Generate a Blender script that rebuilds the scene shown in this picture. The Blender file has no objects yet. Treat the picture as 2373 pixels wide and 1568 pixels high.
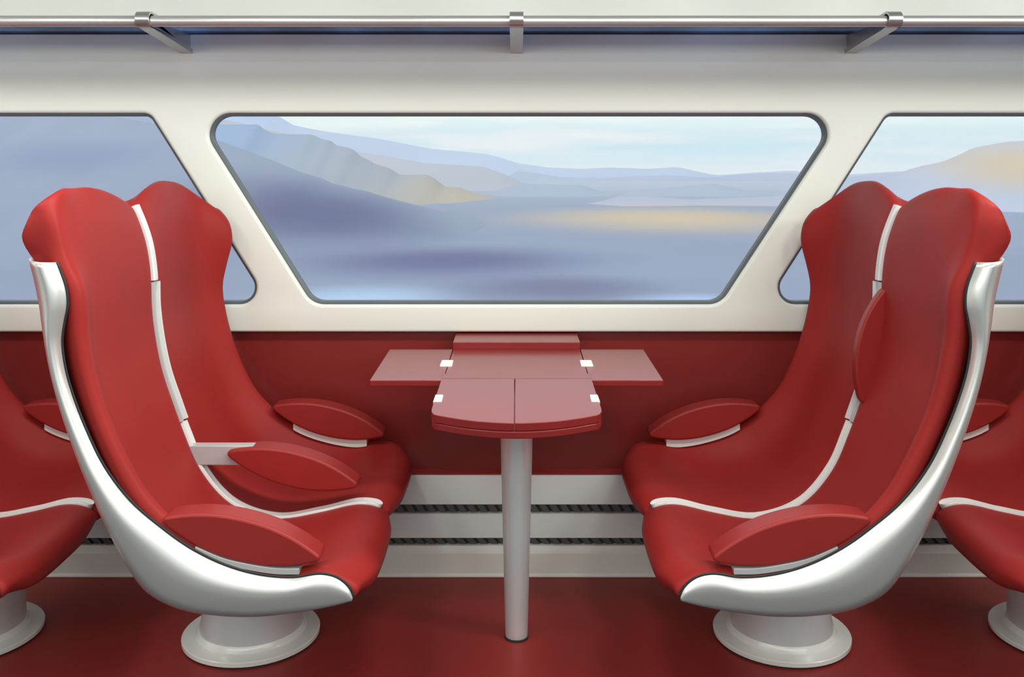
import bpy, bmesh, math, random
from mathutils import Vector, noise

random.seed(7)
SC = bpy.context.scene
COL = SC.collection
F = 2323.0            # focal length in pixels of the 2373 px wide frame
VX, VY, EYE = 1197.0, 350.0, 1.4


def X(px, d):
    return (px - VX) * d / F


def Z(py, d):
    return EYE - (py - VY) * d / F


def lin(r, g, b):
    def f(c):
        c /= 255.0
        return c / 12.92 if c <= 0.04045 else ((c + 0.055) / 1.055) ** 2.4
    return (f(r), f(g), f(b), 1.0)


# ------------------------------------------------------------------ materials
def material(name, col, rough=0.5, metal=0.0, coat=0.0, coat_rough=0.1, vary=0.06, scale=6.0, bump=0.0, bscale=300.0,
             sheen=0.0, spec=0.5):
    m = bpy.data.materials.new(name)
    m.use_nodes = True
    nt = m.node_tree
    b = nt.nodes['Principled BSDF']
    tc = nt.nodes.new('ShaderNodeTexCoord')
    n = nt.nodes.new('ShaderNodeTexNoise')
    n.inputs['Scale'].default_value = scale
    n.inputs['Detail'].default_value = 3.0
    nt.links.new(tc.outputs['Object'], n.inputs['Vector'])
    r = nt.nodes.new('ShaderNodeValToRGB')
    r.color_ramp.elements[0].position = 0.3
    r.color_ramp.elements[1].position = 0.7
    c = Vector(col[:3])
    r.color_ramp.elements[0].color = (*(c * (1 - vary)), 1)
    r.color_ramp.elements[1].color = (*(c * (1 + vary)), 1)
    nt.links.new(n.outputs['Fac'], r.inputs['Fac'])
    nt.links.new(r.outputs['Color'], b.inputs['Base Color'])
    b.inputs['Roughness'].default_value = rough
    b.inputs['Metallic'].default_value = metal
    b.inputs['Coat Weight'].default_value = coat
    b.inputs['Coat Roughness'].default_value = coat_rough
    b.inputs['Specular IOR Level'].default_value = spec
    if sheen:
        b.inputs['Sheen Weight'].default_value = sheen
        b.inputs['Sheen Roughness'].default_value = 0.4
        b.inputs['Sheen Tint'].default_value = (1.0, 0.55, 0.5, 1)
    if bump:
        n2 = nt.nodes.new('ShaderNodeTexNoise')
        n2.inputs['Scale'].default_value = bscale
        nt.links.new(tc.outputs['Object'], n2.inputs['Vector'])
        bp = nt.nodes.new('ShaderNodeBump')
        bp.inputs['Strength'].default_value = bump
        bp.inputs['Distance'].default_value = 0.002
        nt.links.new(n2.outputs['Fac'], bp.inputs['Height'])
        nt.links.new(bp.outputs['Normal'], b.inputs['Normal'])
    return m


def glass_material(name, tint, gloss=0.1, reflection_streaks=None):
    """architectural glass: tinted transparency plus a fresnel reflection"""
    m = bpy.data.materials.new(name)
    m.use_nodes = True
    nt = m.node_tree
    nt.nodes.remove(nt.nodes['Principled BSDF'])
    out = nt.nodes['Material Output']
    tr = nt.nodes.new('ShaderNodeBsdfTransparent')
    tr.inputs['Color'].default_value = tint
    gl = nt.nodes.new('ShaderNodeBsdfGlossy')
    gl.inputs['Roughness'].default_value = 0.03
    fr = nt.nodes.new('ShaderNodeFresnel')
    fr.inputs['IOR'].default_value = 1.35
    mul = nt.nodes.new('ShaderNodeMath')
    mul.operation = 'MULTIPLY'
    mul.inputs[1].default_value = gloss
    mix = nt.nodes.new('ShaderNodeMixShader')
    nt.links.new(fr.outputs[0], mul.inputs[0])
    nt.links.new(mul.outputs[0], mix.inputs['Fac'])
    nt.links.new(tr.outputs[0], mix.inputs[1])
    nt.links.new(gl.outputs[0], mix.inputs[2])
    nt.links.new(mix.outputs[0], out.inputs['Surface'])
    if reflection_streaks:
        tc = nt.nodes.new('ShaderNodeTexCoord')
        mp = nt.nodes.new('ShaderNodeMapping')
        mp.inputs['Scale'].default_value = (2.2, 0.15, 0.15)
        n = nt.nodes.new('ShaderNodeTexNoise')
        n.inputs['Scale'].default_value = 1.0
        n.inputs['Detail'].default_value = 2.0
        r = nt.nodes.new('ShaderNodeValToRGB')
        r.color_ramp.elements[0].position = 0.35
        r.color_ramp.elements[0].color = tint
        r.color_ramp.elements[1].position = 0.68
        r.color_ramp.elements[1].color = reflection_streaks
        nt.links.new(tc.outputs['Object'], mp.inputs['Vector'])
        nt.links.new(mp.outputs[0], n.inputs['Vector'])
        nt.links.new(n.outputs['Fac'], r.inputs['Fac'])
        nt.links.new(r.outputs['Color'], tr.inputs['Color'])
    return m


M = {}
M['upholstery'] = material('red_upholstery', (0.315, 0.022, 0.020), 0.5, vary=0.05, scale=5, bump=0.12, bscale=500, spec=0.16)
M['pad'] = material('red_armrest_vinyl', (0.30, 0.021, 0.019), 0.42, vary=0.04, spec=0.35)
M['shell'] = material('pearl_grey_shell', (0.72, 0.72, 0.715), 0.30, metal=0.68, coat=0.3, coat_rough=0.12, vary=0.02)
M['silver'] = material('satin_silver', (0.72, 0.75, 0.77), 0.28, metal=0.4, vary=0.02)
M['base'] = material('white_enamel', (0.82, 0.82, 0.79), 0.22, coat=0.5, vary=0.01)
M['strip'] = material('white_plastic_trim', (0.78, 0.78, 0.78), 0.32, vary=0.02)
M['strip_grey'] = material('grey_plastic_trim', (0.48, 0.48, 0.49), 0.35, vary=0.02)
M['seal'] = material('black_rubber_and_gap_shadow', (0.015, 0.016, 0.018), 0.6)  # rubber, and the shadow line beneath the base plates
M['gasket'] = material('grey_window_rubber', (0.10, 0.115, 0.125), 0.5)
M['wall'] = material('ivory_wall_panel', (0.78, 0.805, 0.755), 0.38, vary=0.015, scale=0.8, coat=0.15, coat_rough=0.3)
M['ceiling'] = material('ivory_ceiling', (0.79, 0.81, 0.74), 0.5, vary=0.015)
M['red_wall'] = material('dark_red_wall', (0.21, 0.017, 0.015), 0.34, vary=0.08, scale=1.3, coat=0.15, coat_rough=0.25)
M['red_trim'] = material('red_ledge_paint', (0.40, 0.03, 0.028), 0.4)
M['floor'] = material('dark_red_floor', (0.28, 0.021, 0.018), 0.5, vary=0.10, scale=1.1, spec=0.4)
M['slate'] = material('slate_bounce_cut', (0.070, 0.068, 0.080), 0.55)  # dark tone chosen to keep red bounce off the white shells
M['table'] = material('red_lacquer', (0.23, 0.017, 0.017), 0.32, coat=0.18, coat_rough=0.1, vary=0.06, scale=3, spec=0.35)
M['hinge'] = material('white_hinge', (0.85, 0.86, 0.86), 0.3)
M['heater'] = material('grey_painted_metal', (0.72, 0.735, 0.74), 0.36, metal=0.1, vary=0.03, scale=1.2)
M['kick'] = material('pale_kick_plate', (0.86, 0.87, 0.82), 0.4, vary=0.03, scale=1.2)
M['grille'] = material('dark_grille', (0.030, 0.031, 0.033), 0.5)
M['slat'] = material('grille_slat', (0.105, 0.107, 0.112), 0.45, metal=0.2)
M['rail'] = material('brushed_steel_rail', (0.60, 0.60, 0.60), 0.36, metal=0.75, vary=0.02)
M['bracket'] = material('grey_cast_bracket', (0.52, 0.52, 0.53), 0.30, metal=0.88, vary=0.02)
M['shelf'] = glass_material('blue_smoked_glass', (0.25, 0.285, 0.38, 1), 0.3, reflection_streaks=(0.40, 0.49, 0.68, 1))  # pale streaks imitate a reflection, painted into the tint
M['pane'] = glass_material('clear_pane', (0.97, 0.985, 0.99, 1), 0.30)


# ------------------------------------------------------------------ object helpers
def link(name, mesh, mat, parent=None):
    o = bpy.data.objects.new(name, mesh)
    COL.objects.link(o)
    if mat is not None:
        mesh.materials.append(mat)
    if parent is not None:
        o.parent = parent
    return o


def from_bm(name, bm, mat, parent=None, smooth=True, angle=None):
    bmesh.ops.recalc_face_normals(bm, faces=bm.faces[:])
    me = bpy.data.meshes.new(name)
    bm.to_mesh(me)
    bm.free()
    for p in me.polygons:
        p.use_smooth = smooth
    o = link(name, me, mat, parent)
    if angle is not None and smooth:
        me.set_sharp_from_angle(angle=math.radians(angle))
    return o


def thing(name, label, cat, loc=(0, 0, 0), group=None):
    o = bpy.data.objects.new(name, None)
    COL.objects.link(o)
    o.empty_display_size = 0.05
    o.location = loc
    o['label'] = label
    o['category'] = cat
    if group:
        o['group'] = group
    return o


def tag(o, label=None, cat=None, group=None, kind=None):
    if label:
        o['label'] = label
    if cat:
        o['category'] = cat
    if group:
        o['group'] = group
    if kind:
        o['kind'] = kind
    return o


def bevel(o, w, seg=3, ang=30):
    m = o.modifiers.new('bevel', 'BEVEL')
    m.width = w
    m.segments = seg
    m.limit_method = 'ANGLE'
    m.angle_limit = math.radians(ang)
    m.harden_normals = False
    return o


def box_bm(x0, x1, y0, y1, z0, z1, bm=None):
    bm = bm or bmesh.new()
    v = [bm.verts.new(p) for p in ((x0, y0, z0), (x1, y0, z0), (x1, y1, z0), (x0, y1, z0),
                                   (x0, y0, z1), (x1, y0, z1), (x1, y1, z1), (x0, y1, z1))]
    for f in ((0, 3, 2, 1), (4, 5, 6, 7), (0, 1, 5, 4), (1, 2, 6, 5), (2, 3, 7, 6), (3, 0, 4, 7)):
        bm.faces.new([v[i] for i in f])
    return bm


def prism_bm(pts, w0, w1, fn, bm=None):
    """closed 2D outline swept from w0 to w1; fn(u, v, w) gives the point"""
    bm = bm or bmesh.new()
    a = [bm.verts.new(fn(u, v, w0)) for u, v in pts]
    b = [bm.verts.new(fn(u, v, w1)) for u, v in pts]
    n = len(pts)
    for i in range(n):
        j = (i + 1) % n
        bm.faces.new((a[i], a[j], b[j], b[i]))
    bm.faces.new(a[::-1])
    bm.faces.new(b)
    return bm


def lathe_bm(prof, segs=64, bm=None, c=(0, 0, 0), cap=True):
    bm = bm or bmesh.new()
    rings = []
    for r, z, *off in prof:
        ox = off[0] if off else 0.0
        rings.append([bm.verts.new((c[0] + ox + r * math.cos(2 * math.pi * k / segs),
                                    c[1] + r * math.sin(2 * math.pi * k / segs), c[2] + z)) for k in range(segs)])
    for a, b in zip(rings, rings[1:]):
        for k in range(segs):
            j = (k + 1) % segs
            bm.faces.new((a[k], a[j], b[j], b[k]))
    if cap:
        bm.faces.new(rings[0][::-1])
        bm.faces.new(rings[-1])
    return bm


def tube_bm(path, r, segs=10, closed=False, bm=None):
    bm = bm or bmesh.new()
    n = len(path)
    rings = []
    up0 = Vector((0, 1, 0))
    for i, p in enumerate(path):
        p = Vector(p)
        if closed:
            t = Vector(path[(i + 1) % n]) - Vector(path[i - 1])
        else:
            t = Vector(path[min(i + 1, n - 1)]) - Vector(path[max(i - 1, 0)])
        t.normalize()
        u = up0 - t * up0.dot(t)
        if u.length < 1e-3:
            u = Vector((0, 0, 1)) - t * t.z
        u.normalize()
        v = t.cross(u)
        rings.append([bm.verts.new(p + (u * math.cos(2 * math.pi * k / segs) + v * math.sin(2 * math.pi * k / segs)) * r)
                      for k in range(segs)])
    last = n if closed else n - 1
    for i in range(last):
        a, b = rings[i], rings[(i + 1) % n]
        for k in range(segs):
            j = (k + 1) % segs
            bm.faces.new((a[k], a[j], b[j], b[k]))
    if not closed:
        bm.faces.new(rings[0][::-1])
        bm.faces.new(rings[-1])
    return bm


def cr(pts, n):
    """centripetal-ish Catmull-Rom through pts (tuples), n samples per span"""
    P = [Vector(p) for p in pts]
    out = []
    for i in range(len(P) - 1):
        p1, p2 = P[i], P[i + 1]
        p0 = P[i - 1] if i else p1 * 2 - p2
        p3 = P[i + 2] if i + 2 < len(P) else p2 * 2 - p1
        d0 = max((p1 - p0).length, 1e-6) ** 0.5
        d1 = max((p2 - p1).length, 1e-6) ** 0.5
        d2 = max((p3 - p2).length, 1e-6) ** 0.5
        m1 = (p1 - p0) / d0 - (p2 - p0) / (d0 + d1) + (p2 - p1) / d1
        m2 = (p2 - p1) / d1 - (p3 - p1) / (d1 + d2) + (p3 - p2) / d2
        m1 *= d1
        m2 *= d1
        for k in range(n):
            t = k / n
            h00 = 2 * t ** 3 - 3 * t ** 2 + 1
            h10 = t ** 3 - 2 * t ** 2 + t
            h01 = -2 * t ** 3 + 3 * t ** 2
            h11 = t ** 3 - t ** 2
            out.append(p1 * h00 + m1 * h10 + p2 * h01 + m2 * h11)
    out.append(P[-1])
    return out


def copy_tree(o, parent=None):
    c = o.copy()
    COL.objects.link(c)
    if parent is not None:
        c.parent = parent
    for ch in list(o.children):
        copy_tree(ch, c)
    return c


# ------------------------------------------------------------------ the carriage
WY = 3.38        # face of the white window wall
RY = 3.42        # face of the red wall
PX = WY / F      # metres per pixel on the window wall


def wpt(px, py):
    return ((px - VX) * PX, EYE - (py - VY) * PX)


def fillet(corners, radii, seg=10):
    """rounded polygon (metres); corners in order"""
    out = []
    n = len(corners)
    for i in range(n):
        p = Vector(corners[i])
        a = (Vector(corners[i - 1]) - p).normalized()
        b = (Vector(corners[(i + 1) % n]) - p).normalized()
        ang = a.angle(b)
        r = radii[i]
        t = r / math.tan(ang / 2)
        c = p + (a + b).normalized() * (r / math.sin(ang / 2))
        s, e = p + a * t - c, p + b * t - c
        a0 = math.atan2(s.y, s.x)
        da = math.atan2(e.y, e.x) - a0
        while da > math.pi:
            da -= 2 * math.pi
        while da < -math.pi:
            da += 2 * math.pi
        for k in range(seg + 1):
            th = a0 + da * k / seg
            out.append((c.x + r * math.cos(th), c.y + r * math.sin(th)))
    return out


def inset(poly, d):
    n = len(poly)
    cx = sum(p[0] for p in poly) / n
    cy = sum(p[1] for p in poly) / n
    out = []
    for i in range(n):
        a, b = Vector(poly[i - 1]), Vector(poly[(i + 1) % n])
        t = (b - a).normalized()
        nrm = Vector((-t.y, t.x))
        if nrm.dot(Vector((cx, cy)) - Vector(poly[i])) < 0:
            nrm = -nrm
        # sign by orientation rather than the centroid
        q = Vector(poly[i]) + nrm * d
        out.append((q.x, q.y))
    return out


main_win = fillet([wpt(443, 262), wpt(1962, 262), wpt(1671, 706), wpt(722, 706)], [0.072, 0.072, 0.075, 0.075])
left_win = fillet([wpt(-1172, 262), wpt(347, 262), wpt(626, 706), wpt(-893, 706)], [0.072, 0.045, 0.058, 0.075])
right_win = fillet([wpt(2056, 262), wpt(3575, 262), wpt(3284, 706), wpt(1771, 706)], [0.045, 0.072, 0.075, 0.058])
WINS = [left_win, main_win, right_win]
HALF = 4.6        # the carriage is built this far either way
WTOP = 2.02


def wall_panel(name, outline, holes, depth, bev, y, mat, flip=False):
    cu = bpy.data.curves.new(name, 'CURVE')
    cu.dimensions = '2D'
    cu.fill_mode = 'BOTH'
    cu.extrude = depth / 2 - bev
    cu.bevel_depth = bev
    cu.bevel_resolution = 4
    cu.offset = -bev
    for poly in [outline] + holes:
        s = cu.splines.new('POLY')
        s.points.add(len(poly) - 1)
        for q, (a, b) in zip(s.points, poly):
            q.co = (a, b, 0, 1)
        s.use_cyclic_u = True
    o = bpy.data.objects.new(name + '_curve', cu)
    COL.objects.link(o)
    dg = bpy.context.evaluated_depsgraph_get()
    dg.update()
    me = bpy.data.meshes.new_from_object(o.evaluated_get(dg))
    bpy.data.objects.remove(o)
    bpy.data.curves.remove(cu)
    for v in me.vertices:
        x, z, t = v.co
        v.co = (x, y + depth / 2 + t, z)
    bm = bmesh.new()
    bm.from_mesh(me)
    bmesh.ops.remove_doubles(bm, verts=bm.verts[:], dist=1e-5)
    bpy.data.meshes.remove(me)
    return from_bm(name, bm, mat, smooth=True, angle=40)


w = wall_panel('wall_back', [(-HALF, Z(770, WY)), (HALF, Z(770, WY)), (HALF, WTOP), (-HALF, WTOP)], WINS, 0.05, 0.012, WY, M['wall'])
tag(w, 'ivory carriage wall panel around the three slanted windows', kind='structure')

for i, poly in enumerate(WINS):
    nm = 'window_%d' % (i + 1)
    lab = ['window at the left edge of the picture, blue hillside behind it', 'large trapezoid window in the middle above the folding table',
           'window at the right edge of the picture, behind the right seats'][i]
    bm = bmesh.new()
    inn = inset(poly, 0.010)
    yo, yi = WY + 0.016, WY + 0.046
    ring = [[bm.verts.new((p[0], y, p[1])) for p in pl] for pl, y in ((inset(poly, -0.004), yi), (inset(poly, -0.004), yo), (inset(poly, 0.003), yo - 0.003), (inset(poly, 0.009), yo + 0.002), (inn, yi))]
    n = len(poly)
    for a, b in zip(ring, ring[1:] + ring[:1]):
        for k in range(n):
            j = (k + 1) % n
            bm.faces.new((a[k], a[j], b[j], b[k]))
    g = from_bm(nm, bm, M['gasket'], smooth=True, angle=40)
    tag(g, lab, kind='structure')
    p2 = inset(poly, 0.004)
    bm = prism_bm(p2, WY + 0.030, WY + 0.036, lambda u, v, w: (u, w, v))
    from_bm('window_pane', bm, M['pane'], g, smooth=False)

# cove and ceiling
cove = [(WY + 0.0, WTOP - 0.004)]
for k in range(0, 13):
    a = math.radians(90 * k / 12)
    cove.append((WY - 0.35 + 0.35 * math.cos(a), WTOP + 0.28 * math.sin(a)))
CEIL = WTOP + 0.28
prof = cove + [(-1.0, CEIL), (-1.0, CEIL + 0.06), (WY - 0.3, CEIL + 0.06), (WY + 0.05, WTOP + 0.2), (WY + 0.05, WTOP - 0.004)]
bm = prism_bm(prof, -HALF, HALF, lambda u, v, w: (w, u, v))
c = from_bm('ceiling', bm, M['ceiling'], smooth=True, angle=35)
tag(c, 'ivory carriage ceiling with a rounded cove', kind='structure')

bm = box_bm(-HALF, HALF, -1.05, RY + 0.05, -0.06, 0.0)
tag(from_bm('floor', bm, M['floor'], smooth=False), 'dark red carriage floor', kind='structure')
bm = box_bm(-HALF, HALF, -1.0, 2.55, 0.0, 0.006)  # unseen sheet added to keep red floor reflections off the white shells
tag(from_bm('floor_bounce_sheet', bm, M['slate'], smooth=False), 'unseen slate grey floor sheet added to cut red bounce onto the seats', kind='structure')
bm = box_bm(-HALF, HALF, RY, RY + 0.05, 0.0, Z(770, WY) + 0.02)
tag(from_bm('wall_lower', bm, M['red_wall'], smooth=False), 'dark red lower wall beneath the windows', kind='structure')
# the unseen sides that close the carriage round the camera
for s, nm in ((-1, 'wall_left'), (1, 'wall_right')):
    bm = box_bm(min(s * HALF, s * (HALF + .05)), max(s * HALF, s * (HALF + .05)), -1.05, RY + 0.05, 0, CEIL)
    tag(from_bm(nm, bm, M['heater'], smooth=False), 'pale end wall of the carriage', kind='structure')
fz = Z(770, WY)
fw = wall_panel('wall_front', [(-HALF, fz), (HALF, fz), (HALF, CEIL), (-HALF, CEIL)], WINS, 0.05, 0.01, -1.05, M['wall'])
tag(fw, 'opposite carriage wall behind the viewer', kind='structure')
bm = box_bm(-HALF, HALF, -1.05, -1.0, 0, fz)  # unseen wall, coloured slate to cut red reflections in the shells
tag(from_bm('wall_front_lower', bm, M['slate'], smooth=False), 'slate grey lower part of the opposite wall', kind='structure')

# ------------------------------------------------------------------ heater casing at the foot of the wall
HP = lambda t: (3.37 - 0.06 * t, 0.312 - 0.212 * t)
he = thing('heater_casing', 'long grey metal heater casing with two dark grilles below the red wall', 'heater', (0, 3.36, 0))
L = 3.6


def heat(name, prof, mat, bw=0.002):
    bm = prism_bm(prof, -L, L, lambda u, v, w: (w, u - 3.36, v))
    return bevel(from_bm(name, bm, mat, he, smooth=True, angle=30), bw, 2)


a, b = HP(0), HP(0.43)
heat('upper_panel', [a, b, (b[0] + 0.03, b[1]), (3.418, b[1]), (3.418, a[1])], M['heater'])
a, b = HP(0.555), HP(0.905)
heat('lower_panel', [(a[0], a[1]), b, (3.418, b[1]), (3.418, a[1])], M['heater'])
a = HP(1.005)
heat('kick_plate', [(a[0] - 0.002, a[1]), (3.303, 0.083), (3.298, 0.078), (3.296, 0.012), (3.292, 0.006), (3.292, 0.0), (3.418, 0.0), (3.418, a[1])], M['kick'])
for t0, t1 in ((0.43, 0.555), (0.905, 1.005)):
    a, b = HP(t0), HP(t1)
    bm = box_bm(-L, L, a[0] + 0.012 - 3.36, a[0] + 0.02 - 3.36, b[1] + 0.0005, a[1] - 0.0005)
    gr = from_bm('grille', bm, M['grille'], he, smooth=False)
    bm = bmesh.new()
    x = -2.1
    while x < 2.1:
        h = a[1] - b[1]
        sl = 0.016
        y0, y1 = a[0] + 0.003 - 3.36, a[0] + 0.0125 - 3.36
        pts = [(x, a[1] - .001), (x + 0.0225, a[1] - .001), (x + 0.0225 + sl, b[1] + .001), (x + sl, b[1] + .001)]
        prism_bm(pts, y0, y1, lambda u, v, w: (u, w, v), bm)
        x += 0.0345
    from_bm('slats', bm, M['slat'], gr, smooth=False)
bm = box_bm(-L, L, 3.37, RY, 0.3125, 0.3165)
tag(from_bm('trim_1', bm, M['red_trim'], smooth=False), 'narrow bright red ledge along the foot of the dark red wall', kind='structure')

# ------------------------------------------------------------------ luggage rack
RD, RZ, RR = 3.0, 1.7887, 0.0168
rk = thing('luggage_rack', 'overhead luggage rack of blue smoked glass with a steel front rail', 'rack', (0, WY, RZ))
SZ = Z(78, WY)


def rl(x, y, z):
    return (x, y - WY, z - RZ)


bm = tube_bm([rl(x, RD, RZ) for x in (-HALF + .02, -2, -1, 0, 1, 2, HALF - .02)], RR, 32)
from_bm('rail', bm, M['rail'], rk, angle=50)
bm = box_bm(-HALF + .02, HALF - .02, RD - WY + 0.012, -0.001, SZ - RZ, SZ - RZ + 0.010)
sh = bevel(from_bm('glass_shelf', bm, M['shelf'], rk, smooth=False), 0.002, 2)
bm = box_bm(-HALF + .02, HALF - .02, -0.006, 0.0, SZ - RZ - 0.0025, SZ - RZ - 0.0002)
sh = from_bm('shelf_seal', bm, M['seal'], sh, smooth=False)


def bracket(x, web_side, w=0.0205):
    """a flat band that hooks round the rail and runs back and down to the wall, with a web up to the glass"""
    zr = 1.7325
    path = [(WY, zr - 0.004), (3.20, zr + 0.017), (3.05, zr + 0.032), (3.02, zr + 0.036), (2.995, zr + 0.0395)]
    r = RR + 0.008
    for k in range(0, 9):
        a = math.radians(250 - 20 * k)
        path.append((RD + (r + 0.004) * math.cos(a), RZ + r * math.sin(a) + 0.004))
    path += [(3.04, RZ + r + 0.001), (3.11, RZ + r - 0.004), (3.16, RZ + r - 0.010)]
    P = [Vector((q[0], q[1])) for q in path]
    inner = []
    for i, p in enumerate(P):
        t = (P[min(i + 1, len(P) - 1)] - P[max(i - 1, 0)]).normalized()
        nrm = Vector((t.y, -t.x))
        th = 0.013 if i < 3 else 0.007
        inner.append(p + nrm * th)
    pts = [tuple(p) for p in P] + [tuple(p) for p in inner[::-1]]
    bm = prism_bm(pts, x - w, x + w, lambda u, v, ww: rl(ww, u, v))
    bmesh.ops.triangulate(bm, faces=[f for f in bm.faces if len(f.verts) > 4])
    b = bevel(from_bm('bracket', bm, M['bracket'], rk, angle=40), 0.002, 2, 50)
    # web between the band and the glass
    web = [(WY, zr + 0.006), (3.20, zr + 0.026), (3.05, zr + 0.040), (3.02, zr + 0.046), (3.02, SZ - 0.001), (WY, SZ - 0.004)]
    bm = prism_bm(web, x + web_side * 0.008 - 0.005, x + web_side * 0.008 + 0.005, lambda u, v, ww: rl(ww, u, v))
    from_bm('web', bm, M['bracket'], b, smooth=False)
    return b


bracket(-1.112, 1)
bracket(0.0, 0)
bracket(1.126, -1)

# ------------------------------------------------------------------ folding table
TZ = 0.764
tb = thing('folding_table', 'red lacquered folding table with open side leaves on a silver post', 'table', (0.0, 2.89, 0))


def tl(x, y, z):
    return (x - 0.0, y - 2.89, z)


def nose(w, d_side, d_mid, back, seg=16):
    """outline of the rounded front: corner arcs then a shallow bow"""
    pts = [(-w, back)]
    r = 0.055
    arc = []
    for k in range(seg + 1):
        u = -1 + 2 * k / seg
        arc.append((u * (w - 0.028), d_side + (d_mid - d_side) * (1 - u * u)))
    left = [(-w, d_side + 0.075), (-w + 0.0015, d_side + 0.045), (-w + 0.008, d_side + 0.018), (-w + 0.017, d_side + 0.006)]
    return pts + left + arc + [(-p[0], p[1]) for p in left[::-1]] + [(w, back)]


def slab(name, outline, z0, z1, mat, bw=0.003, parent=tb):
    bm = prism_bm(outline, z0, z1, lambda u, v, ww: tl(u, v, ww))
    return bevel(from_bm(name, bm, mat, parent, angle=35), bw, 3, 40)


slab('table_base', nose(0.209, 2.408, 2.345, 3.236), TZ - 0.0375, TZ - 0.0195, M['table'])
slab('table_top', [(-0.2035, 2.87), (0.2035, 2.87), (0.2035, 3.225), (-0.2035, 3.225)], TZ - 0.0188, TZ - 0.0015, M['table'], 0.0015)
slab('table_top', [(-0.210, 2.806), (0.210, 2.806), (0.210, 2.868), (-0.210, 2.868)], TZ - 0.0188, TZ, M['table'], 0.0015)
full = nose(0.210, 2.408, 2.345, 2.804)
cx = X(1192.5, 2.5)
for s in (-1, 1):
    half = [p for p in full if s * (p[0] - cx) > 0.0015]
    yc = min(p[1] for p in full)
    half = half + [(cx + s * 0.0007, yc), (cx + s * 0.0007, 2.804)] if s < 0 else [(cx + s * 0.0007, 2.804), (cx + s * 0.0007, yc)] + half
    slab('folded_leaf', half, TZ - 0.0188, TZ, M['table'], 0.0015)
for s in (-1, 1):
    o = sorted([s * 0.2052, s * 0.4085])
    slab('open_leaf', [(o[0], 2.788), (o[1], 2.788), (o[1], 3.225), (o[0], 3.225)], TZ - 0.0175, TZ - 0.0015, M['table'], 0.0015)
# white hinges
for s in (-1, 1):
    d0, d1 = 0.636 * F / (848 - VY), 0.636 * F / (836 - VY)
    bm = box_bm(*sorted([s * 0.191, s * 0.2275]), d0 - 2.89, d1 - 2.89, TZ - 0.004, TZ + 0.0035)
    bevel(from_bm('hinge', bm, M['hinge'], tb, angle=30), 0.0025, 2)
    d0, d1 = 0.636 * F / (931 - VY), 0.636 * F / (916 - VY)
    bm = box_bm(*sorted([s * 0.190, s * 0.2118]), d0 - 2.89, d1 - 2.89, TZ - 0.012, TZ + 0.003)
    bevel(from_bm('hinge', bm, M['hinge'], tb, angle=30), 0.0025, 2)
slab('wall_block', [(-0.205, 3.228), (0.205, 3.228), (0.205, RY - 0.001), (-0.205, RY - 0.001)], TZ - 0.03, TZ + 0.0205, M['table'], 0.002)
bm = lathe_bm([(0.0310, 0.0), (0.0320, 0.003), (0.0325, 0.02), (0.0395, 0.30), (0.0465, 0.58), (0.0515, TZ - 0.038)], 48)
from_bm('post', bm, M['silver'], tb, angle=40)
bm = lathe_bm([(0.0345, 0.0), (0.0345, 0.004), (0.032, 0.006)], 48)
from_bm('post_foot', bm, M['seal'], tb, angle=40)

# ------------------------------------------------------------------ the seats
CY = 2.815         # middle of a pair, metres from the camera
BX, BY = -0.766, 2.90
# profile keys from the head down the back, over the seat and round the front lip: (x, z)
R_FAR = [(-.985, 1.215), (-.948, 1.168), (-.936, 1.108), (-.953, 1.030), (-.968, .956), (-.957, .87), (-.935, .784), (-.901, .695), (-.856, .612), (-.790, .545), (-.712, .490), (-.615, .456), (-.526, .442), (-.454, .449), (-.395, .437), (-.358, .405), (-.363, .374)]
R_NEAR = [(-1.060, 1.310), (-1.058, 1.240), (-1.038, 1.155), (-1.003, 1.080), (-.995, .972), (-.975, .87), (-.948, .784), (-.907, .695), (-.858, .610), (-.792, .540), (-.712, .482), (-.615, .446), (-.526, .432), (-.454, .436), (-.400, .420), (-.362, .395), (-.366, .374)]
CEN = [(-1.085, 1.310), (-1.052, 1.235), (-1.035, 1.155), (-1.025, 1.060), (-1.022, .960), (-1.012, .87), (-.990, .780), (-.963, .695), (-.932, .612), (-.880, .515), (-.800, .425), (-.690, .378), (-.560, .387), (-.440, .423), (-.362, .425), (-.330, .392), (-.345, .345)]
MID = [(-1.069, 1.248), (-1.047, 1.195), (-1.030, 1.140), (-1.018, 1.060), (-1.0145, .960), (-1.003, .87), (-.984, .782), (-.958, .705), (-.925, .615), (-.880, .513), (-.795, .417), (-.675, .376), (-.545, .394), (-.440, .417), (-.385, .409), (-.356, .388), (-.366, .358)]
BACK = [(-1.110, 1.300), (-1.128, 1.255), (-1.133, 1.195), (-1.078, 1.080), (-1.058, .960), (-1.040, .87), (-1.012, .780), (-.978, .690), (-.938, .603), (-.878, .500), (-.795, .408), (-.690, .366), (-.560, .368), (-.470, .372), (-.432, .378), (-.412, .374), (-.398, .364)]
NEAR_BACK = [(-1.088, 1.304), (-1.128, 1.236), (-1.139, 1.195)]
NK = len(MID)


def lerp2(a, b, t):
    return (a[0] + (b[0] - a[0]) * t, a[1] + (b[1] - a[1]) * t)


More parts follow.
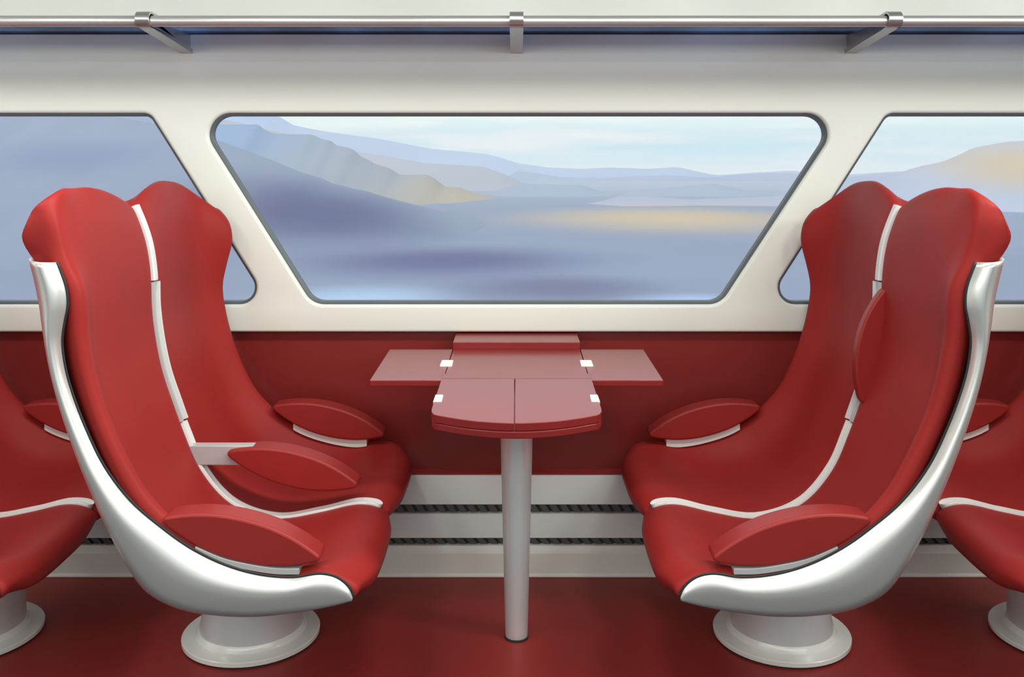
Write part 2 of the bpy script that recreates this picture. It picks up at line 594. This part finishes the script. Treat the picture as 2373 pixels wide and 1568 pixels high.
def half_seat(side):
    """grid of control points: rows are profile keys, columns go from the outer rim to the middle of the pair"""
    R = R_NEAR if side < 0 else R_FAR
    wcol = [0.511, 0.509, 0.500, 0.482, 0.452, 0.405, 0.33, 0.24, 0.14, 0.07, 0.022, 0.004]
    front, back = [], []
    for k in range(NK):
        r, c, m = R[k], CEN[k], MID[k]
        b = BACK[k]
        inner = (0.12, 0.6) if k > 1 else (0.3, 0.65)
        if k == 0:
            e = NEAR_BACK[0] if side < 0 else (r[0] - 0.03, r[1] - 0.010)
        elif k < 3:
            e = NEAR_BACK[k] if side < 0 else (r[0] - (0.06 if k == 1 else 0.09), r[1])
        else:
            e = b
        fr = [lerp2(r, e, 0.45), lerp2(r, e, 0.22), lerp2(r, e, 0.05), r, lerp2(r, c, 0.32), lerp2(r, c, 0.85), lerp2(r, c, 1.0), c,
              lerp2(c, m, inner[0]), lerp2(c, m, inner[1]), m, (m[0] - 0.012, m[1] - 0.006)]
        ww = list(wcol)
        if k == 0 and side < 0:       # the top of the near head rounds over at its outer corner
            fr[:6] = [(-1.098, 1.266), (-1.091, 1.277), (-1.082, 1.290), (-1.073, 1.301), (-1.070, 1.3085), (-1.076, 1.313)]
            ww[:5] = [.505, .500, .489, .471, .446]
        front.append([Vector((p[0], w, p[1])) for p, w in zip(fr, ww)])
        br = []
        for p, w, q in zip(fr, wcol, range(len(wcol))):
            if k == 0:
                bb = (p[0] - 0.028, p[1] - 0.012) if q > 4 else e
            elif k < 3:
                bb = lerp2(e, b, min(1.0, max(0.0, (q - 2) / 4)))
            else:
                bb = b
            wb = w if k < 3 else min(w, 0.478 + 0.002 * (2 - min(q, 2)))
            if q == 0:
                bb = lerp2(bb, p, 0.25)
                wb = min(w, 0.507) if k < 3 else 0.486
            if k == 0 and side < 0:
                wb, bb = ww[q] - (.004 if q == 0 else 0), (p[0] - 0.026, p[1] - 0.010)
            if k >= 3 and q in (1, 2):
                wb = 0.482 - 0.003 * q
            br.append(Vector((bb[0], wb, bb[1])))
        back.append(br)

    def up(grid, nr, nc):
        rows = [cr(row, nc) for row in grid]
        cols = list(zip(*rows))
        cols = [cr(c, nr) for c in cols]
        return [list(r) for r in zip(*cols)]
    return up(front, 6, 4), up(back, 6, 4)


def build_half(side, sgn, root):
    fr, bk = half_seat(side)
    bm = bmesh.new()

    def tr(p):
        return (sgn * (p.x - BX), side * p.y + CY - BY, p.z)
    A = [[bm.verts.new(tr(p)) for p in row] for row in fr]
    B = [[bm.verts.new(tr(p)) for p in row] for row in bk]
    nr, nc = len(A), len(A[0])
    for i in range(nr - 1):
        for j in range(nc - 1):
            bm.faces.new((A[i][j], A[i][j + 1], A[i + 1][j + 1], A[i + 1][j]))
            bm.faces.new((B[i][j], B[i + 1][j], B[i + 1][j + 1], B[i][j + 1]))
        bm.faces.new((A[i][0], A[i + 1][0], B[i + 1][0], B[i][0]))
        bm.faces.new((A[i][-1], B[i][-1], B[i + 1][-1], A[i + 1][-1]))
    # rounded top and lip: an extra row pushed out a little between front and back
    for row, d in ((0, 1), (nr - 1, -1)):
        mid = []
        for j in range(nc):
            p = (A[row][j].co + B[row][j].co) / 2
            t = (A[row][j].co - A[row + d][j].co).normalized() * min(0.010, (A[row][j].co - B[row][j].co).length * 0.45)
            mid.append(bm.verts.new(p + t))
        for j in range(nc - 1):
            bm.faces.new((A[row][j], A[row][j + 1], mid[j + 1], mid[j]))
            bm.faces.new((mid[j], mid[j + 1], B[row][j + 1], B[row][j]))
        bm.faces.new((A[row][0], mid[0], B[row][0]))
        bm.faces.new((A[row][-1], B[row][-1], mid[-1]))
    o = from_bm('seat', bm, M['upholstery'], root)
    sm = o.modifiers.new('soft', 'SMOOTH')
    sm.factor = 0.5
    sm.iterations = 8
    return o


EDGE = [(-1.056, 1.145), (-1.035, 1.085), (-1.032, 1.045), (-1.0386, 1.010), (-1.0446, .964), (-1.0366, .90), (-1.018, .835), (-.987, .756), (-.948, .677), (-.888, .598), (-.819, .538), (-.750, .489), (-.670, .450), (-.591, .428), (-.515, .422), (-.452, .430), (-.413, .421), (-.385, .398), (-.376, .377)]
OUTR = [(-1.1185, 1.156), (-1.105, 1.095), (-1.096, 1.055), (-1.087, 1.010), (-1.076, .964), (-1.062, .90), (-1.046, .835), (-1.020, .748), (-.980, .650), (-.932, .540), (-.886, .457), (-.838, .400), (-.770, .362), (-.680, .344), (-.590, .340), (-.500, .348), (-.440, .357), (-.395, .367), (-.377, .3735)]
BULGE = [.0, .006, .010, .012, .015, .02, .025, .03, .04, .05, .06, .07, .075, .075, .07, .055, .035, .015, .002]


def build_shell(sgn, root):
    e = [Vector((p[0], 0, p[1])) for p in EDGE]
    o = [Vector((p[0], 0, p[1])) for p in OUTR]
    n = len(e)
    grid = []
    for k in range(n):
        t = (o[min(k + 1, n - 1)] - o[max(k - 1, 0)]).normalized()
        nrm = Vector((t.z, 0, -t.x))          # points back / down
        if nrm.x > 0 and k < 6:
            nrm = -nrm
        if nrm.z > 0 and k >= 10:
            nrm = -nrm
        wo = 0.435 + 0.065 * min(1.0, max(0.0, (k - 11) / 6))
        sc_ = (CY - wo - (0.042 if k <= 7 else 0.042 * max(0.0, (11 - k) / 4))) / 2.30
        o2 = Vector((o[k].x * sc_, 0, EYE + (o[k].z - EYE) * sc_))
        d = o2 - e[k]
        pk = 0.536 - 0.018 * min(1.0, max(0.0, (k - 12) / 6))

        def lw(f, wo=wo, pk=pk):
            if f < 0.35:
                return 0.513 + (pk - 0.513) * math.sin(math.pi / 2 * f / 0.35)
            return pk - (pk - wo) * (1 - math.sqrt(max(0.0, 1 - ((f - 0.35) / 0.65) ** 2)))
        row = []
        for f, b, w in ((0.06, 0, .503), (0.0, 0, .512), (0.04, 0, lw(.04)), (.18, 0, lw(.18)), (.32, 0, lw(.32)), (.45, 0, lw(.45)), (.70, 0, lw(.70)), (.88, 0, lw(.88)), (.97, 0, lw(.97)), (1.0, 0, wo - 0.012), (1.0, .35, wo - .07), (1.0, .75, .24), (1.0, 1.0, .0)):
            p = e[k] + d * f + nrm * (BULGE[k] * 0.6 * b)
            row.append(Vector((p.x, w, p.z)))
        row = row + [Vector((p.x, -p.y, p.z)) for p in row[-2::-1]]
        grid.append(row)
    rows = [cr(r, 3) for r in grid]
    cols = [cr(c, 5) for c in zip(*rows)]
    g = [list(r) for r in zip(*cols)]
    bm = bmesh.new()
    V = [[bm.verts.new((sgn * (p.x - BX), p.y + CY - BY, p.z)) for p in r] for r in g]
    for i in range(len(V) - 1):
        for j in range(len(V[0]) - 1):
            bm.faces.new((V[i][j], V[i][j + 1], V[i + 1][j + 1], V[i + 1][j]))
    s = from_bm('seat_shell', bm, M['shell'], root)
    so = s.modifiers.new('wall', 'SOLIDIFY')
    so.thickness = 0.004
    so.offset = 0
    # dark seal where the upholstery meets the shell, one run on each side
    ed = cr(EDGE, 5)
    for sd in (-1, 1):
        path = [(sgn * (p[0] - BX + 0.0022), sd * 0.5145 + CY - BY, p[1] + 0.0012) for p in ed]
        from_bm('edge_seal', tube_bm(path, 0.0030, 8), M['seal'], s)
    return s


def frame_at(path, i):
    n = len(path)
    t = (path[min(i + 1, n - 1)] - path[max(i - 1, 0)]).normalized()
    nrm = Vector((t.y, -t.x))
    if nrm.y < 0 and abs(nrm.y) > abs(nrm.x):
        nrm = -nrm
    if nrm.x < 0 and abs(nrm.x) >= abs(nrm.y):
        nrm = -nrm
    return t, nrm


def sweep(path, section, sgn, w_scale=None):
    """section: (w, n, ) closed outline swept down a path in the x-z plane"""
    bm = bmesh.new()
    rings = []
    for i, p in enumerate(path):
        t, nrm = frame_at(path, i)
        ws = w_scale(i / (len(path) - 1)) if w_scale else 1.0
        rings.append([bm.verts.new((sgn * (p.x + nrm.x * n - BX), w * ws + CY - BY, p.y + nrm.y * n)) for w, n in section])
    m = len(section)
    for a, b in zip(rings, rings[1:]):
        for k in range(m):
            j = (k + 1) % m
            bm.faces.new((a[k], a[j], b[j], b[k]))
    for r in (rings[0][::-1], rings[-1]):
        bm.faces.new(r)
    bmesh.ops.triangulate(bm, faces=[f for f in bm.faces if len(f.verts) > 4])
    return bm


MIDLINE = [Vector((p[0], p[1])) for p in cr([(q[0], q[1], 0) for q in MID], 40)]


def sub_path(z_hi=None, z_lo=None, x_lo=None, x_hi=None):
    return [p for p in MIDLINE if (z_hi is None or p.y <= z_hi) and (z_lo is None or p.y >= z_lo) and (x_lo is None or p.x >= x_lo)
            and (x_hi is None or p.x <= x_hi)]


def channel(a, lip, floor, deep=-0.012):
    b = lip * 0.55
    return [(-a, deep), (-a, b), (-a + 0.0015, lip), (-a + 0.0052, lip), (-a + 0.0068, floor), (a - 0.0068, floor), (a - 0.0052, lip), (a - 0.0015, lip), (a, b), (a, deep)]


LENS_L, LENS_H = 0.372, 0.043


def lens_pts(k=1.0):
    up, dn = [], []
    n = 22
    for i in range(n + 1):
        u = -1 + 2 * i / n
        h = (1 - abs(u) ** 2.15)
        up.append((u * k * LENS_L / 2, LENS_H * 0.96 * h + 0.0065))
        dn.append((u * k * LENS_L / 2, -LENS_H * h - 0.0065))
    return up + dn[::-1]


def armrest(root, sgn, cx, cz, ang, w, width=0.072, k=1.0):
    ca, sa = math.cos(ang), math.sin(ang)

    def fn(u, v, ww):
        x = cx + u * ca - v * sa
        z = cz + u * sa + v * ca
        return (sgn * (x - BX), ww + CY - BY, z)
    bm = prism_bm(lens_pts(k), w - width / 2, w + width / 2, fn)
    o = from_bm('armrest', bm, M['pad'], root, angle=50)
    bevel(o, 0.0085, 4, 40)
    return o


def seat_pair(sgn, stowed, label, loc):
    root = thing('train_seat', label, 'train seat', loc, 'red double seats of the carriage')
    for side in (-1, 1):
        build_half(side, sgn, root)
    build_shell(sgn, root)
    # trim down the middle
    cap = sub_path(z_hi=1.2485, z_lo=1.0362)
    a = 0.0145
    sec = [(-a, -0.012), (-a, 0.003), (-a + 0.004, 0.0065), (a - 0.004, 0.0065), (a, 0.003), (a, -0.012)]
    from_bm('spine_cap', sweep(cap, sec, sgn), M['strip'], root, angle=35)
    mid = sub_path(z_hi=1.0345, z_lo=0.644)
    from_bm('armrest_slot', sweep(mid, channel(0.0195, 0.0075, -0.003), sgn), M['strip_grey'], root, angle=35)
    from_bm('slot_lip', sweep(mid, [(0.0125, -0.01), (0.0125, 0.0095), (0.0195, 0.0095), (0.0205, 0.005), (0.0205, -0.01)], sgn), M['strip'], root, angle=35)
    low = [p for p in MIDLINE if p.y < 0.6425 and p.x <= -0.377]

    def endround(t):
        if t < 0.93:
            return 1.0 + 0.25 * max(0.0, (t - 0.75) / 0.18)
        u = (t - 0.93) / 0.07
        return max(0.12, 1.25 * math.sqrt(max(0.0, 1 - u * u)))
    from_bm('seat_groove', sweep(low, channel(0.0165, 0.0055, -0.004), sgn, endround), M['strip'], root, angle=35)
    # armrests: window side, middle and aisle side
    ang = math.radians(-14.0)
    for w in (-0.475, 0.478):
        cz = 0.506 if w < 0 else 0.522
        cx_ = -0.634 if w < 0 else -0.612
        arm = armrest(root, sgn, cx_, cz, ang, w)
        if w < 0:
            run = [(p.x, p.y) for p in cr([(-.738, .4846, 0), (-.674, .4577, 0), (-.619, .4448, 0), (-.554, .4348, 0), (-.4995, .4340, 0)], 8)]
            wa, wb, up_, dn_ = -0.5135, -0.470, 0.0065, 0.0055
        else:
            pts = [(p.x, p.y) for p in cr([(q[0], q[1], 0) for q in R_FAR], 10)]
            run = [p for p in pts if -0.735 <= p[0] <= -0.488 and p[1] < 0.56]
            wa, wb, up_, dn_ = 0.456, 0.500, 0.016, 0.008
        out = [(p[0], p[1] + up_) for p in run] + [(p[0], p[1] - dn_) for p in run[::-1]]
        bm = prism_bm(out, wa, wb, lambda u, v, ww: (sgn * (u - BX), ww + CY - BY, v))
        bmesh.ops.triangulate(bm, faces=[f for f in bm.faces if len(f.verts) > 4])
        bevel(from_bm('armrest_mount', bm, M['strip_grey' if w < 0 else 'strip'], arm, angle=40), 0.0015, 2, 50)
    if stowed:
        p0, p1 = Vector((-1.012, 1.012)), Vector((-.948, .702))
        c0 = (p0 + p1) / 2
        armrest(root, sgn, c0.x - 0.010, c0.y + 0.004, math.atan2(p1.y - p0.y, p1.x - p0.x), -0.030, 0.036, 0.86)
    else:
        arm = armrest(root, sgn, -0.622, 0.517, ang, 0.0)
        bm = box_bm(*sorted([sgn * (-0.935 - BX), sgn * (-0.735 - BX)]), -0.017 + CY - BY, 0.017 + CY - BY, 0.523, 0.578)
        bevel(from_bm('armrest_bracket', bm, M['strip_grey'], arm, angle=30), 0.003, 2)
    # pedestal
    st = [(0.1500, 0.020), (0.1470, 0.030), (0.1450, 0.045), (0.1405, 0.08, sgn * 0.004), (0.130, 0.16, sgn * 0.015), (0.121, 0.30, sgn * 0.03)]
    from_bm('pedestal', lathe_bm(st, 64), M['silver'], root, angle=40)
    bp = [(0.193, 0.005), (0.194, 0.006), (0.194, 0.0165), (0.192, 0.0185), (0.165, 0.0195), (0.156, 0.022), (0.151, 0.028), (0.147, 0.038)]
    b = from_bm('base_plate', lathe_bm(bp, 64), M['base'], root, angle=28)
    from_bm('shadow_gap_ring', lathe_bm([(0.191, 0.0), (0.191, 0.0055)], 64), M['seal'], b, angle=40)  # dark ring standing in for the shadow gap under the plate
    return root


left = seat_pair(1, False, 'red double train seat left of the table, its middle armrest folded down', (BX, BY, 0))
right = seat_pair(-1, True, 'red double train seat right of the table, its middle armrest folded up', (-BX, BY, 0))
e1 = seat_pair(1, True, 'red double train seat cut off by the left edge, behind the white shell of another', (BX - 0.812, BY, 0))
e2 = copy_tree(right)
e2.location = (-BX + 0.812, BY, 0)
e2['label'] = 'red double train seat cut off by the right edge, behind the white shell of another'

# ------------------------------------------------------------------ the land outside
GROUND = -30.0


def land_material(name, base, patches, rough=0.95):
    """land cover with mist and haze tones painted in: a base colour with soft-edged patches; patches = (colour, centre xyz, radii xyz)"""
    m = bpy.data.materials.new(name)
    m.use_nodes = True
    nt = m.node_tree
    b = nt.nodes['Principled BSDF']
    b.inputs['Roughness'].default_value = rough
    b.inputs['Specular IOR Level'].default_value = 0.0
    tc = nt.nodes.new('ShaderNodeTexCoord')
    nz = nt.nodes.new('ShaderNodeTexNoise')
    nz.inputs['Scale'].default_value = 0.006
    nz.inputs['Detail'].default_value = 3
    nt.links.new(tc.outputs['Object'], nz.inputs['Vector'])
    base_mix = nt.nodes.new('ShaderNodeMix')
    base_mix.data_type = 'RGBA'
    c = Vector(base[:3])
    base_mix.inputs['A'].default_value = (*(c * 0.85), 1)
    base_mix.inputs['B'].default_value = (*(c * 1.12), 1)
    nt.links.new(nz.outputs['Fac'], base_mix.inputs['Factor'])
    cur = base_mix.outputs['Result']
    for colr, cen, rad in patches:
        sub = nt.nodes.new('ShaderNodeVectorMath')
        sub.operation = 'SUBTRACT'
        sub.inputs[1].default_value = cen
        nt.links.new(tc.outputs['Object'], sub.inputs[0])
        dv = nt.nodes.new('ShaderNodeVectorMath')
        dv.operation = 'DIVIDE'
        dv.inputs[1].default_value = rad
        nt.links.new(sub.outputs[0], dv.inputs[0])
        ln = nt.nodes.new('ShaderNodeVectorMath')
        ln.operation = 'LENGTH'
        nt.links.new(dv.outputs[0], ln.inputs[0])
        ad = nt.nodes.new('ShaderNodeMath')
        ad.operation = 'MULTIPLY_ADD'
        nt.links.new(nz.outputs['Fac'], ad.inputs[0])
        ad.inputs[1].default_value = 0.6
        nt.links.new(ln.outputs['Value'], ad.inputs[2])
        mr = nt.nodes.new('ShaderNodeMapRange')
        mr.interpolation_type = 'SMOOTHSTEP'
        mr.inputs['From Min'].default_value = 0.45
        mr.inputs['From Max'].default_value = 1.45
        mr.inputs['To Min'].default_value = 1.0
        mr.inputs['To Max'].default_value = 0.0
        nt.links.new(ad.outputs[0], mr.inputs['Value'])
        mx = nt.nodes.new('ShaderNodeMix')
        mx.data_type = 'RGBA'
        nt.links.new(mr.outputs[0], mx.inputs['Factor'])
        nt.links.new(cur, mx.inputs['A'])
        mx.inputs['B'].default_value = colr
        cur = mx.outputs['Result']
    nt.links.new(cur, b.inputs['Base Color'])
    return m


def gp(px, py):
    """ground point under a pixel"""
    d = (EYE - GROUND) * F / (py - VY)
    return ((px - VX) * d / F, d)


def ridge(name, label, D, pts, mat, depth, rough_amp=1.0):
    """a hill: crest line through the points, a slope toward the train and another behind"""
    P = [Vector((X(px, D), Z(py, D))) for px, py in pts]
    x0, x1 = P[0].x, P[-1].x
    n = 220
    rows = []
    prof = [(-1.0, 0.0), (-0.86, 0.055), (-0.72, 0.15), (-0.45, 0.42), (-0.25, 0.68), (-0.12, 0.86), (-0.04, 0.965), (0.0, 1.0), (0.05, 0.97), (0.2, 0.8), (0.5, 0.4), (0.8, 0.0)]
    bm = bmesh.new()
    for t, h in prof:
        row = []
        for i in range(n + 1):
            x = x0 + (x1 - x0) * i / n
            for a, b in zip(P, P[1:]):
                if a.x <= x <= b.x + 1e-6:
                    u = (x - a.x) / max(b.x - a.x, 1e-6)
                    z = a.y + (b.y - a.y) * u
                    break
            z += rough_amp * D * 0.0004 * noise.fractal(Vector((x * 40 / D, D, 0)), 1.0, 2.0, 4)
            zz = (GROUND - 4) + (z - GROUND + 4) * h
            if 0 < h < 1:
                zz += (z - GROUND) * 0.06 * noise.fractal(Vector((x * 18 / D, t * 2.5, D)), 1.0, 2.0, 3)
            row.append(bm.verts.new((x, D + t * depth, zz)))
        rows.append(row)
    for a, b in zip(rows, rows[1:]):
        for k in range(n):
            bm.faces.new((a[k], a[k + 1], b[k + 1], b[k]))
    bm.faces.new([r[0] for r in rows])
    bm.faces.new([r[-1] for r in rows][::-1])
    o = from_bm(name, bm, mat)
    tag(o, label, 'mountain', 'hills outside the train window', 'thing')
    return o


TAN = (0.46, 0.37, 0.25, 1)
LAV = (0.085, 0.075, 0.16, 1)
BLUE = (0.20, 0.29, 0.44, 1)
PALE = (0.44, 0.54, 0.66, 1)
FARLAND = (0.34, 0.385, 0.47, 1)  # pale distance haze as colour on the far ground
gm = land_material('valley_land', (0.23, 0.265, 0.35, 1), [  # blue and lavender mist tones painted over the valley ground
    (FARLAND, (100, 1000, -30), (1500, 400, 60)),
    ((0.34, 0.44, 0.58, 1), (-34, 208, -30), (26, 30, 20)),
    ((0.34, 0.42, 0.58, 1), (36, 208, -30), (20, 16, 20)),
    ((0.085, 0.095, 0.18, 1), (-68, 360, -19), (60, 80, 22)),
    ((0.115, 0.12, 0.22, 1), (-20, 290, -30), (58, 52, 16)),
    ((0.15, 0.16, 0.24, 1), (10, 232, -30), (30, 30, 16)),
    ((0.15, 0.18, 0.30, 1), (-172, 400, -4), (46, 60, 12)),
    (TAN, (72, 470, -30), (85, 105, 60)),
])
bm = bmesh.new()
gx = [-1800, -900, -500, -300, -150, 0, 150, 300, 500, 900, 1800]
gy = [-1300, -400, -100, -20, 12, 60, 130, 210, 300, 450, 600, 800, 1000, 1150, 1300]
V = [[bm.verts.new((x, y, GROUND + (6 if abs(y) < 30 else 0))) for x in gx] for y in gy]
for i in range(len(gy) - 1):
    for j in range(len(gx) - 1):
        bm.faces.new((V[i][j], V[i][j + 1], V[i + 1][j + 1], V[i + 1][j]))
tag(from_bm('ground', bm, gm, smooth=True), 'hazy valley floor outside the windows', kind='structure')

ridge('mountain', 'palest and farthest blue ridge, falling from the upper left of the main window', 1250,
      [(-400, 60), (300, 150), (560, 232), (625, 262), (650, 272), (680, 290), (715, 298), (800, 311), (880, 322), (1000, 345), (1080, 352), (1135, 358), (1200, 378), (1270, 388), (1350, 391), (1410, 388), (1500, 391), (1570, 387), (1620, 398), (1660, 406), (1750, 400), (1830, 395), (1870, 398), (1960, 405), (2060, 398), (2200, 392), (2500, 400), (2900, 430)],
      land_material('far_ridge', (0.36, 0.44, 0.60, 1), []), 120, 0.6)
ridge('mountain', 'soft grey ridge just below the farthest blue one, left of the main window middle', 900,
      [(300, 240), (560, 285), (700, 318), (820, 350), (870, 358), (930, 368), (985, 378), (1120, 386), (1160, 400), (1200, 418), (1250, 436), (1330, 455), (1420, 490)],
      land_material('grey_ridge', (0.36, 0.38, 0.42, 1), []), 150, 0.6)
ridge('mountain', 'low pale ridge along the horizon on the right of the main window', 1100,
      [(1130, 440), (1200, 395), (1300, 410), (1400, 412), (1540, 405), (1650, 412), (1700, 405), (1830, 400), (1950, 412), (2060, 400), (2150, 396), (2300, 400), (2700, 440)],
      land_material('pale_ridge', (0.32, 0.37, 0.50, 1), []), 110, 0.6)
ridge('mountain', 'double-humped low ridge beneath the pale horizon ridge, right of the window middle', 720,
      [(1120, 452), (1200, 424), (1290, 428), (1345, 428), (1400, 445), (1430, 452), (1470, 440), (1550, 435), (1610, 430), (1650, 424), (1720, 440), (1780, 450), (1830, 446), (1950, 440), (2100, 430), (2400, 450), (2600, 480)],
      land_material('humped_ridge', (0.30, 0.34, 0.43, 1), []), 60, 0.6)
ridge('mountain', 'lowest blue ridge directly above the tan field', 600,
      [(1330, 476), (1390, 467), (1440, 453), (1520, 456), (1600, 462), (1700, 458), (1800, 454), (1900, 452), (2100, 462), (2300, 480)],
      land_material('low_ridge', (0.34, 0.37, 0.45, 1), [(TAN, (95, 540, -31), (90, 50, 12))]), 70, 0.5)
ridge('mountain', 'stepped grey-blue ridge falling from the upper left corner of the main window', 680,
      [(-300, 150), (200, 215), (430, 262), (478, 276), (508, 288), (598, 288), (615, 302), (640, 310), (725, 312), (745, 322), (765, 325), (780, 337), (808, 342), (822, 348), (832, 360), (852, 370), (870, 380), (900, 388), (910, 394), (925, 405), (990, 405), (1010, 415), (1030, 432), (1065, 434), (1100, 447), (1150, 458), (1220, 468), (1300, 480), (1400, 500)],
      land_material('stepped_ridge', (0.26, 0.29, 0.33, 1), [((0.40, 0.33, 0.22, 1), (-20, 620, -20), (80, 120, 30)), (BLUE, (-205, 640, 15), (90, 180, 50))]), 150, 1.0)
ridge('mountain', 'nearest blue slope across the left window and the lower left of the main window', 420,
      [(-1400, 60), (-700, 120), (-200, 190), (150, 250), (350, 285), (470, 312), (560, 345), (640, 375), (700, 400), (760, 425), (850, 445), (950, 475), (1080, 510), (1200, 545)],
      gm, 190, 0.8)  # the blue fog of the left window is put into this slope's colour
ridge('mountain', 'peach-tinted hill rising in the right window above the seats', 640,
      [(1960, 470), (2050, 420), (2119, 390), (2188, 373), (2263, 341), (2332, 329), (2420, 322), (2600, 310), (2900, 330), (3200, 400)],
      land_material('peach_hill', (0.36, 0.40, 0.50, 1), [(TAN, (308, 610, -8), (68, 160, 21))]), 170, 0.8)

# haze in the valley
bm = box_bm(-1700, 1700, 60, 1500, GROUND + 1, 26)
hz = bpy.data.materials.new('valley_haze')
hz.use_nodes = True
nt = hz.node_tree
nt.nodes.remove(nt.nodes['Principled BSDF'])
vs = nt.nodes.new('ShaderNodeVolumeScatter')
vs.inputs['Color'].default_value = (0.84, 0.90, 1.0, 1)
vs.inputs['Density'].default_value = 0.0005
vs.inputs['Anisotropy'].default_value = 0.0
nt.links.new(vs.outputs[0], nt.nodes['Material Output'].inputs['Volume'])
hz.cycles.homogeneous_volume = True
HAZE = True
if HAZE:
    h = from_bm('haze', bm, hz, smooth=False)
    tag(h, 'thin blue haze lying over the valley', 'haze', kind='stuff')

# ------------------------------------------------------------------ sky
wd = bpy.data.worlds.new('sky')
SC.world = wd
wd.use_nodes = True
nt = wd.node_tree
bg = nt.nodes['Background']
tc = nt.nodes.new('ShaderNodeTexCoord')
sep = nt.nodes.new('ShaderNodeSeparateXYZ')
nt.links.new(tc.outputs['Generated'], sep.inputs[0])
rmp = nt.nodes.new('ShaderNodeValToRGB')
mr = nt.nodes.new('ShaderNodeMapRange')
mr.inputs['From Min'].default_value = -0.06
mr.inputs['From Max'].default_value = 1.0
nt.links.new(sep.outputs['Z'], mr.inputs['Value'])
nt.links.new(mr.outputs[0], rmp.inputs['Fac'])
els = rmp.color_ramp.elements
els[0].position = 0.0
els[0].color = (0.62, 0.74, 0.88, 1)
els[1].position = 1.0
els[1].color = (0.75, 0.86, 1.0, 1)
for pos, colr in ((0.038, (0.82, 0.90, 0.97, 1)), (0.060, (0.56, 0.82, 0.95, 1)), (0.078, (0.70, 0.88, 0.93, 1)), (0.094, (0.88, 0.95, 0.89, 1)), (0.13, (0.92, 0.95, 0.90, 1)), (0.35, (0.85, 0.92, 1.0, 1))):
    e = els.new(pos)
    e.color = colr
mp = nt.nodes.new('ShaderNodeMapping')
mp.inputs['Scale'].default_value = (3.0, 3.0, 34.0)
mp.inputs['Rotation'].default_value = (0, math.radians(4), 0)
nz = nt.nodes.new('ShaderNodeTexNoise')
nz.inputs['Scale'].default_value = 1.6
nz.inputs['Detail'].default_value = 3
nt.links.new(tc.outputs['Generated'], mp.inputs['Vector'])
nt.links.new(mp.outputs[0], nz.inputs['Vector'])
cl = nt.nodes.new('ShaderNodeValToRGB')
cl.color_ramp.elements[0].position = 0.46
cl.color_ramp.elements[0].color = (0, 0, 0, 1)
cl.color_ramp.elements[1].position = 0.66
cl.color_ramp.elements[1].color = (0.8, 0.8, 0.8, 1)
nt.links.new(nz.outputs['Fac'], cl.inputs['Fac'])
mx = nt.nodes.new('ShaderNodeMix')
mx.data_type = 'RGBA'
nt.links.new(cl.outputs['Color'], mx.inputs['Factor'])
nt.links.new(rmp.outputs['Color'], mx.inputs['A'])
mx.inputs['B'].default_value = (0.97, 0.98, 0.98, 1)
nt.links.new(mx.outputs['Result'], bg.inputs['Color'])
bg.inputs['Strength'].default_value = 1.15

# ------------------------------------------------------------------ lights
def area(name, loc, rot, sx, sy, power, col=(1, 1, 1)):
    ld = bpy.data.lights.new(name, 'AREA')
    ld.shape = 'RECTANGLE'
    ld.size = sx
    ld.size_y = sy
    ld.energy = power
    ld.color = col
    o = bpy.data.objects.new(name, ld)
    COL.objects.link(o)
    o.location = loc
    o.rotation_euler = rot
    return o


sun = bpy.data.lights.new('sun', 'SUN')
sun.energy = 2.2
sun.angle = math.radians(3)
sun.color = (1.0, 0.96, 0.9)
so = bpy.data.objects.new('sun', sun)
COL.objects.link(so)
so.rotation_euler = (math.radians(38), 0, math.radians(-25))

# two lines of ceiling lamps along the carriage
for k in range(11):
    # unseen lamps tilted alike so the left seats get more light than the right
    area('ceiling_lamp', (-4.0 + 0.8 * k, 2.1, CEIL - 0.13), (0, math.radians(32), 0), 0.40, 0.20, 10.8, (0.985, 1.0, 0.93))
area('aisle_lamp', (0, 0.25, CEIL - 0.012), (0, 0, 0), 8.0, 0.22, 40, (0.985, 1.0, 0.93))
# unseen fill light added above the opposite windows to brighten the window wall
area('wall_fill_light', (0, -0.85, 2.05), (math.radians(72), 0, 0), 8.0, 0.40, 50, (0.985, 1.0, 0.93))

# ------------------------------------------------------------------ camera
cam = bpy.data.cameras.new('camera')
cam.sensor_fit = 'HORIZONTAL'
cam.sensor_width = 36.0
cam.lens = 36.0 * F / 2373.0
cam.shift_x = -(VX - 2373 / 2) / 2373.0
cam.shift_y = -(1568 / 2 - VY) / 2373.0
cam.clip_start = 0.05
cam.clip_end = 12000
co = bpy.data.objects.new('camera', cam)
COL.objects.link(co)
co.location = (0, 0, EYE)
co.rotation_euler = (math.radians(90), 0, 0)
SC.camera = co

SC.view_settings.view_transform = 'Standard'
SC.view_settings.look = 'None'
SC.view_settings.exposure = 0.0
SC.view_settings.gamma = 1.0
SC.view_settings.use_curve_mapping = False
SC.cycles.use_denoising = True
SC.cycles.max_bounces = 8
SC.cycles.diffuse_bounces = 3
SC.cycles.transparent_max_bounces = 12
